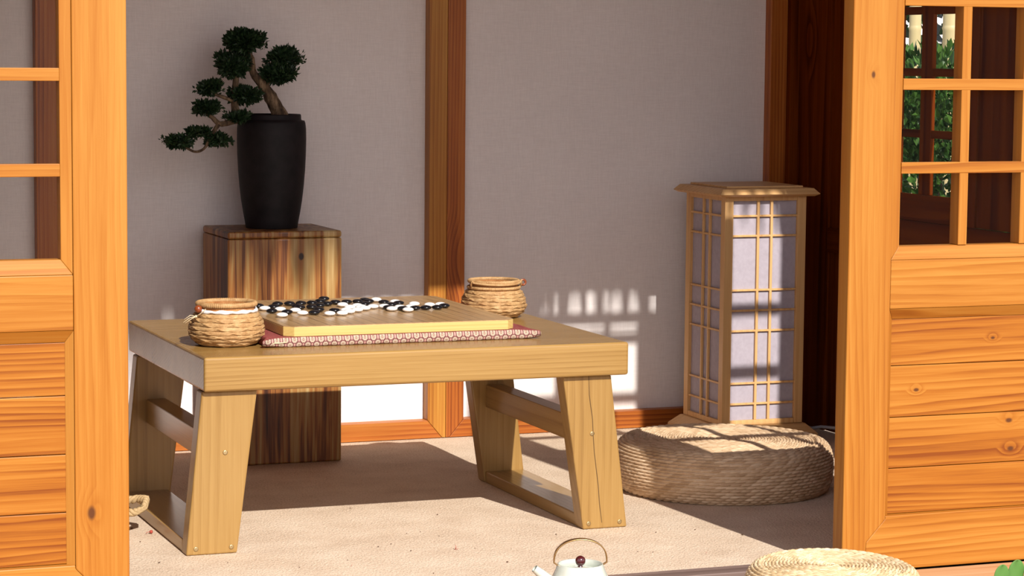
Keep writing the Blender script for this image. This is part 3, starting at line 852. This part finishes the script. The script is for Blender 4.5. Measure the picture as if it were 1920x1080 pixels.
for (px, py, dy), r, n in pads:
    m = MB(); bc = B(px, py, dy); rr_ = [q/832. for q in r]
    cluster(m, bc, [q*.86 for q in rr_], int(n*.8), .0105, rnd, .3, .2)
    for q in range(7):
        a = rnd.uniform(0, 6.28); u = rnd.uniform(.35, .75)
        sub = (bc[0] + rr_[0]*u*cos(a), bc[1] + rr_[1]*u*sin(a), bc[2] + rr_[2]*rnd.uniform(-.35, .55))
        cluster(m, sub, [rr_[0]*.48, rr_[1]*.48, rr_[2]*.52], int(n*.16), .0118, rnd, .35, .2)
    for q in range(3):
        a = rnd.choice((0, 3.14)) + rnd.uniform(-.6, .6)
        sub = (bc[0] + rr_[0]*1.0*cos(a), bc[1] + rr_[1]*.9*sin(a), bc[2] + rr_[2]*rnd.uniform(-.5, .6))
        cluster(m, sub, [.006, .006, .005], 10, .010, rnd, .2, .1)
    m.build('leaf_pad', bonsai_leaf, bo)

# ------------------------------------------------------------------ paper lamp
LX, LY = 2.600, 5.205
lp = thing('paper_floor_lamp', 'tall square pine and white paper floor lamp by the back wall', 'floor lamp', (LX, LY, 0))
h = .1065; z0, z1 = .045, .586; pw = .022
m = MB(); m.box(-.135, .135, -.135, .135, .0005, .022); 
m.hexa([(-.135, -.135, .0221), (.135, -.135, .0221), (.135, .135, .0221), (-.135, .135, .0221), (-.112, -.112, .0445), (.112, -.112, .0445), (.112, .112, .0445), (-.112, .112, .0445)])
m.build('base', lamp_x, lp, .0015)
m = MB()
m.hexa([(-.121, -.121, z1 + .0005), (.121, -.121, z1 + .0005), (.121, .121, z1 + .0005), (-.121, .121, z1 + .0005), (-.131, -.131, z1 + .006), (.131, -.131, z1 + .006), (.131, .131, z1 + .006), (-.131, .131, z1 + .006)])
m.hexa([(-.131, -.131, z1 + .0061), (.131, -.131, z1 + .0061), (.131, .131, z1 + .0061), (-.131, .131, z1 + .0061), (-.119, -.119, z1 + .0195), (.119, -.119, z1 + .0195), (.119, .119, z1 + .0195), (-.119, .119, z1 + .0195)])
m.box(-.1, .1, -.1, .1, z1 + .0196, z1 + .0245)
m.build('lid', lamp_x, lp, .001)
for sx in (-1, 1):
    for sy in (-1, 1):
        xa, ya = sx*h, sy*h
        bx('post', lamp_z, min(xa, xa - sx*pw), max(xa, xa - sx*pw), min(ya, ya - sy*pw), max(ya, ya - sy*pw), z0, z1, lp, .001)
zb_ = [.5405, .4935, .3655, .3175, .2690, .1445, .0955]
i_ = h - pw - .0003
for k in range(4):
    R_ = Matrix.Rotation(k*pi/2, 4, 'Z')
    m = MB()
    m.box(-i_, i_, -h + .0085, -h + .0093, z0 + .0005, z1 - .0005)
    sh = m.build('shade_paper', lamp_paper, lp); sh.matrix_local = R_
    m = MB()
    m.box(-i_, i_, -h + .001, -h + .008, z0, z0 + .012); m.box(-i_, i_, -h + .001, -h + .008, z1 - .010, z1)
    for xv in (-.0178, .0172): m.box(xv - .0032, xv + .0032, -h + .0020, -h + .0080, z0 + .012, z1 - .010)
    for z in zb_: m.box(-i_, i_, -h + .0026, -h + .0081, z - .0024, z + .0024)
    lt = m.build('lattice', lamp_z, lp, .0006, 1); lt.matrix_local = R_
m = MB(); m.tube([(2.735, 5.16, .016), (2.765, 5.11, .03), (2.79, 5.04, .034), (2.803, 4.97, .02), (2.806, 4.88, .0055), (2.80, 4.7, .0045), (2.80, 4.45, .0045)], .004, 8)
tag(m.build('power_cord', cord_mat), 'grey power cord curving from the lamp base towards the right door', 'cord')

# ------------------------------------------------------------------ straw cushions
def straw_cushion(R, H, rows_len=.0066, el=.0205, seg=640, A=.0048, sub=7):
    m = MB()
    # outline from top centre over the rim to the bottom
    path = []
    rc = H * .33
    N = 400
    raw = [(0.0, H * .97)]
    for k in range(1, 41): 
        u = k/40; raw.append(((R - rc) * u, H * (.97 + .03 * sin(pi*u)) ))
    for k in range(1, 61):
        a = pi/2 - pi*k/60
        ca, sa = cos(a), sin(a)
        e = .8
        raw.append((R - rc + rc * (abs(ca)**e), H/2 + (H/2) * (abs(sa)**e) * (1 if sa >= 0 else -1)))
    raw.append((R*.5, .0002)); raw.append((0.0, .0002))
    # resample by length
    ds = [0]
    for a, b in zip(raw, raw[1:]): ds.append(ds[-1] + sqrt((a[0]-b[0])**2 + (a[1]-b[1])**2))
    top_len = next(d for d, p in zip(ds, raw) if p[0] >= R - .0001 or p[1] < H*.5)
    full = ds[-1]; stop = full - R * .9
    step = rows_len / sub; prof = []; nrm = []; srow = []
    d = .002; j = 0
    while d < stop:
        while ds[j+1] < d: j += 1
        u = (d - ds[j]) / (ds[j+1] - ds[j] + 1e-12)
        p = (raw[j][0]*(1-u) + raw[j+1][0]*u, raw[j][1]*(1-u) + raw[j+1][1]*u)
        t = Vector((raw[j+1][0]-raw[j][0], raw[j+1][1]-raw[j][1])).normalized()
        prof.append(p); nrm.append((-t.y, t.x)); srow.append(d / rows_len)
        d += step
    def place(i, th):
        q = srow[i]
        row = floor(q); f = q - row
        rr = min(max((row + .5) * rows_len, .004), R)
        n = max(6, round(2*pi*rr/el))
        ph = th*n/(2*pi) + .5*(row % 2) + .55*f + .05*sin(3*th + row)
        return row, f, n, floor(ph), ph - floor(ph)
    def disp(i, th):
        row, f, n, k, fp = place(i, th)
        sh = (max(0, sin(pi*f)) ** .55) * (.25 + .75 * (max(0, sin(pi*fp)) ** .5))
        dd = A * sh + .0012*sin(2*th + row*.3)
        nx, nz = nrm[i]
        return dd * nx, dd * nz
    def tint(i, th):
        row, f, n, k, fp = place(i, th)
        h_ = sin(row*12.9898 + (k % n)*78.233) * 43758.5453
        return .5 + (h_ - floor(h_) - .5) * .42
    # outward normal: rotate tangent (dr,dz) by +90 -> (-dz, dr); outline runs clockwise, so flip to (dz*-1, dr)
    m.lathe(prof, seg, disp=disp, tint=tint)
    m.lathe([(prof[-1][0], prof[-1][1]), (1e-4, .0004)], seg)
    m.lathe([(1e-4, H*.965), prof[0]], seg)
    return m
c1 = thing('straw_cushion', 'thick round straw floor cushion in front of the paper lamp', 'cushion', (2.250, 4.590, 0))
straw_cushion(.230, .104).build('woven_body', straw, c1, merge=False)
c2 = thing('straw_cushion', 'pale round straw cushion in bright sun before the right door, nearest the viewer', 'cushion', (1.912, 3.483, DZ + .0003), .5)
straw_cushion(.1435, .084, .0060, .0155, 340).build('woven_body', straw_pale, c2)
m = MB(); m.ball((0, 0, .0825), .004, 10, 6, sc3=(1.6, 1, .6)); m.build('centre_tie', crumb_dark, c2)
c3 = thing('straw_cushion', 'straw cushion hidden behind the left door, only its loop handle showing', 'cushion', (.742, 4.53, 0), 0)
straw_cushion(.192, .09, seg=240).build('woven_body', straw, c3)
m = MB()
pts = [(.170, -.02, .045), (.195, -.045, .042), (.222, -.050, .044), (.241, -.042, .052), (.248, -.028, .063), (.236, -.012, .062), (.208, -.002, .057), (.182, .005, .057)]
sm = []
for i in range(len(pts)-1):
    for k in range(8): sm.append(Vector(pts[i]).lerp(Vector(pts[i+1]), k/8))
sm.append(Vector(pts[-1]))
for w_ in range(3):
    q = []
    for i, p in enumerate(sm):
        a = i*.75 + w_*2*pi/3; q.append(p + Vector((.0035*cos(a), .0035*cos(a)*.5, .0045*sin(a))))
    m.tube(q, .0042, 7)
m.build('loop_handle', straw_pale, c3)

# ------------------------------------------------------------------ teapot
tp = thing('teapot', 'pale celadon teapot with bronze bail and dark red knob', 'teapot', (1.507, 3.595, DZ + .0004))
prof = [(1e-4, 0), (.038, 0), (.041, .002), (.050, .016), (.0545, .034), (.053, .052), (.047, .070), (.0405, .084), (.0372, .0925), (.0362, .0935), (.0350, .0925), (.0352, .084), (.0360, .078)]
m = MB(); m.lathe(prof, 64); m.build('body', celadon, tp)
m = MB(); m.lathe([(.0352, .0792), (.030, .0832), (.018, .0862), (.006, .0876), (1e-4, .0878)], 48); m.lathe([(1e-4, .078), (.0352, .0792)], 48); m.build('lid', celadon, tp)
m = MB(); m.ball((0, 0, .0975), .0085, 20, 14); m.lathe([(.0045, .0872), (.003, .0905)], 16); m.build('knob', knob_mat, tp)['label'] = 'dark red ball knob'
m = MB()
m.tube([(-.036, -.010, .058), (-.054, -.0125, .0685), (-.068, -.0145, .0815), (-.0775, -.016, .0895)], [.0125, .010, .0078, .0062], 16, cap=False)
m.tube([(-.0775, -.016, .0895), (-.068, -.0145, .0815), (-.060, -.013, .074)], [.0048, .005, .005], 16, cap=False)
m.build('spout', celadon, tp)
m = MB()
pts = []
for k in range(41):
    u = k/40; a = pi*(1 - u)
    x = .0435*cos(a); z = .095 + .0385*(max(sin(a), 0)**.75)
    pts.append((x, 0, z))
pts = [(-.0358, 0, .0885), (-.038, 0, .0915)] + pts + [(.038, 0, .0915), (.0358, 0, .0885)]
vs = []; fs = []
for i, p in enumerate(pts):
    u = abs(i/(len(pts)-1) - .5)*2; w_ = .0042*(1 - u**3) + .0016
    t = Vector(pts[min(i+1, len(pts)-1)]) - Vector(pts[max(i-1, 0)]); t.normalize(); nn = Vector((-t.z, 0, t.x)) * .0010
    P = Vector(p)
    vs += [P + Vector((0, -w_, 0)) + nn, P + Vector((0, w_, 0)) + nn, P + Vector((0, w_, 0)) - nn, P + Vector((0, -w_, 0)) - nn]
for i in range(len(pts)-1):
    for q in range(4): fs.append((4*i+q, 4*i+(q+1) % 4, 4*i+4+(q+1) % 4, 4*i+4+q))
fs += [(3, 2, 1, 0), tuple(4*(len(pts)-1)+q for q in range(4))]
m.add(vs, fs, 0, True); m.build('bail', bronze, tp)['label'] = 'bronze bail handle'
tp.rotation_euler = (0, 0, radians(-14))

# ------------------------------------------------------------------ crumbs on the carpet
CR = [(0.994,4.481,'r',.0034),(0.969,4.538,'d',.0029),(0.949,4.213,'d',.0023),(0.957,4.408,'d',.0017),(0.991,4.133,'r',.0023),(1.051,4.094,'r',.0023),(1.065,4.175,'d',.0014),(1.175,4.094,'d',.0014),(1.428,4.607,'d',.0017),(1.572,4.487,'d',.0023),(1.454,4.327,'d',.0014),(1.484,4.334,'d',.0014),(1.504,4.283,'d',.0014),(1.364,4.224,'d',.0017),(1.394,4.24,'d',.0017),(1.409,4.168,'d',.0023),(1.492,4.155,'o',.0046),(1.529,4.153,'d',.0014),(1.542,4.019,'d',.0023),(1.266,4.078,'r',.0029),(1.275,4.128,'d',.0014),(1.385,3.972,'d',.0017),(1.721,4.227,'d',.002),(1.911,4.185,'d',.0017),(2.058,4.109,'d',.0026),(1.918,3.977,'r',.0023),(1.994,4.185,'d',.0017),(1.804,4.03,'d',.0014),(1.829,4.017,'d',.0014)]
rc_ = random.Random(11)
RED = {(0.994,4.481): 'dark red dried berry on the carpet beside the left foot rail', (1.492,4.155): 'curled orange-red dried flower on the carpet, largest of the bits',
       (1.918,3.977): 'pink petal scrap on the carpet behind the front straw cushion', (1.266,4.078): 'small red petal scrap on the carpet right of the left front leg',
       (0.991,4.133): 'red petal scrap on the carpet close before the left front leg', (1.051,4.094): 'red petal scrap on the carpet, second before the left front leg'}
for x, y, c, r in CR:
    m = MB()
    if c == 'd':
        e = .45
        m.ball((0, 0, r*e), r, 7, 5, sc3=(1, .55, e))
        o = m.build('dark_crumb', crumb_dark); o.rotation_euler = (0, 0, rc_.uniform(0, 6))
        tag(o, 'tiny dark brown crumb lying loose on the beige carpet', 'crumb', 'dark crumbs on the carpet')
    elif (x, y) == (0.994, 4.481):
        m.ball((0, 0, r), r, 10, 8); m.tube([(-r, 0, r), (-2.2*r, .001, r*.8), (-3*r, -.001, r*.3)], .0005, 5)
        o = m.build('dried_berry', petal_red); tag(o, RED[(x, y)], 'dried berry')
    else:
        k = 5 if c == 'o' else 3
        for q in range(k):
            a = 2*pi*q/k + rc_.uniform(-.4, .4); b = a + .5; hh = r*rc_.uniform(.5, 1.3)
            m.add([(0, 0, .0004), (r*cos(a)*.7, r*sin(a)*.7, .0006), (r*1.3*cos(a+.25), r*1.3*sin(a+.25), hh), (r*cos(b)*.6, r*sin(b)*.6, .0006)], [(0, 1, 2, 3)])
        if c == 'o': m.tube([(0, 0, .0004), (0, -.001, .006), (-.001, 0, .009)], .0007, 5)
        o = m.build('dried_petal', petal_pink if c == 'o' or (x, y) == (1.918, 3.977) else petal_red); tag(o, RED[(x, y)], 'dried petal')
    o.location = (x, y, .0006)

# ------------------------------------------------------------------ garden seen through the side window, plant by the veranda
def leafy(name, label, base, lumps, leaf, mat, seed, stems):
    t = thing(name, label, 'shrub', base)
    rr = random.Random(seed)
    m = MB()
    for c, r, n in lumps: cluster(m, c, r, n, leaf, rr, .25, .5)
    m.build('foliage', mat, t)
    m = MB()
    for sx, sy, h_ in stems: m.tube([(sx*.3, sy*.3, 0), (sx*.7, sy*.7, h_*.5), (sx, sy, h_)], [.012, .009, .004], 6)
    m.build('stems', bark, t)
    return t
leafy('garden_shrub', 'bright green leafy shrub outside the side window, before the pale bamboo poles', (3.60, 5.98, -.42),
      [((0, 0, .95), (.42, .36, .32), 9000), ((-.12, -.1, .55), (.42, .36, .36), 7000), ((.15, .1, .62), (.4, .3, .36), 3500), ((-.03, -.05, 1.2), (.28, .25, .16), 2200)], .034, hedge_leaf, 5,
      ((0, 0, 1.2), (-.15, -.1, .8), (.18, .1, .8), (.05, -.12, 1.0)))
leafy('garden_hedge', 'dark dense hedge far behind the bamboo poles', (4.75, 8.2, -.42),
      [((0, 0, .6), (1.6, .4, .75), 6500), ((0, .05, 1.4), (1.5, .4, .7), 5000), ((0, .1, 2.0), (1.3, .4, .5), 2500)], .10, leaf_mat('dark_hedge_leaf', (.010, .028, .008), (.035, .075, .02), .2), 9, ((0, 0, 1.6), (.3, 0, 1.3), (-.3, 0, 1.3)))
for k, (x, y, r, lab) in enumerate(((4.18, 7.13, .020, 'pale bamboo pole behind the shrub, left of the pair'), (4.235, 6.995, .026, 'thicker pale bamboo pole behind the shrub, right of the pair'))):
    m = MB(); pr = []
    for q in range(12):
        z = q*.24; pr += [(r, z + .004), (r, z + .225), (r*1.10, z + .234), (r, z + .2395)]
    m.lathe(pr, 20); m.lathe([(r*1.0, 12*.24), (1e-4, 12*.24)], 20)
    o = m.build('bamboo_pole', bamboo_pole); o.location = (x, y, -.42)
    tag(o, lab, 'pole', 'bamboo poles in the garden')
lf = thing('leafy_plant', 'green broad-bladed plant tips at the lower right in front of the veranda', 'plant', (1.752, 2.70, -.42))
for bxx, byy, tx, ty, h_, w_ in ((-.03, 0, -.017, .0, .668, .0105), (.0, .0, .008, .004, .672, .0115), (.03, .01, .030, .0, .671, .010), (-.01, .03, -.045, .02, .55, .009), (.04, .03, .07, .03, .58, .009)):
    m = MB(); vs = []; fs = []
    us_ = [k/10*.95 for k in range(11)] + [.95 + .05*sin(pi/2*k/16) for k in range(1, 17)]; n = len(us_) - 1
    for i in range(n + 1):
        u = us_[i]; x = bxx + (tx - bxx)*u; y = byy + (ty - byy)*u + .03*sin(pi*u); z = h_*u
        ww = w_ * min(1, .35 + 1.6*u) * sqrt(max(0, 1 - max(0, (u - .978)/.022)**2)) + .0004
        vs += [(x - ww, y, z), (x, y + ww*.35, z), (x + ww, y, z)]
    for i in range(n):
        a = 3*i; fs += [(a, a+1, a+4, a+3), (a+1, a+2, a+5, a+4)]
    m.add(vs, fs, 0, True); o = m.build('blade', blade_leaf, lf)
    sd = o.modifiers.new('thick', 'SOLIDIFY'); sd.thickness = .001

# ------------------------------------------------------------------ light, sky, camera
AZ, TAN = 3.55, .745
sun = bpy.data.lights.new('sun', 'SUN'); sun.energy = 6.1; sun.angle = radians(.53); sun.color = (1.0, .955, .89)
so = bpy.data.objects.new('sun', sun); col.objects.link(so)
az = radians(AZ)
dirv = Vector((-sin(az), cos(az), -TAN / 1.0 * 1.0)).normalized()
so.rotation_euler = dirv.to_track_quat('-Z', 'Y').to_euler(); so.location = (2, -3, 6)
w = bpy.data.worlds.new('sky'); sc.world = w; w.use_nodes = True
nt = w.node_tree; nt.nodes.clear()
o_ = nt.nodes.new('ShaderNodeOutputWorld'); bg = nt.nodes.new('ShaderNodeBackground')
tc = nt.nodes.new('ShaderNodeTexCoord'); sx_ = nt.nodes.new('ShaderNodeSeparateXYZ'); rp = nt.nodes.new('ShaderNodeValToRGB')
nt.links.new(tc.outputs['Generated'], sx_.inputs[0]); nt.links.new(sx_.outputs[2], rp.inputs[0])
rp.color_ramp.elements[0].position = 0; rp.color_ramp.elements[0].color = (.86, .79, .76, 1)
rp.color_ramp.elements[1].position = .7; rp.color_ramp.elements[1].color = (.52, .56, .68, 1)
nt.links.new(rp.outputs[0], bg.inputs[0]); bg.inputs[1].default_value = 1.95
nt.links.new(bg.outputs[0], o_.inputs[0])

yaw, pitch, roll = radians(21.045), radians(5.4716), radians(.505)
fwd = Vector((sin(yaw)*cos(pitch), cos(yaw)*cos(pitch), -sin(pitch)))
rt = Vector((cos(yaw), -sin(yaw), 0)); up = rt.cross(fwd)
r2 = rt*cos(roll) + up*sin(roll); u2 = -rt*sin(roll) + up*cos(roll)
cam = bpy.data.cameras.new('camera'); co = bpy.data.objects.new('camera', cam); col.objects.link(co)
co.matrix_world = Matrix(((r2.x, u2.x, -fwd.x, 0), (r2.y, u2.y, -fwd.y, 0), (r2.z, u2.z, -fwd.z, .91), (0, 0, 0, 1)))
cam.sensor_width = 36; cam.lens = 36 * 4545 / 1920
cam.clip_start = .05; cam.clip_end = 100
sc.camera = co
sc.view_settings.view_transform = 'Standard'; sc.view_settings.look = 'None'
sc.view_settings.exposure = 0; sc.view_settings.gamma = 1
sc.view_settings.use_curve_mapping = False
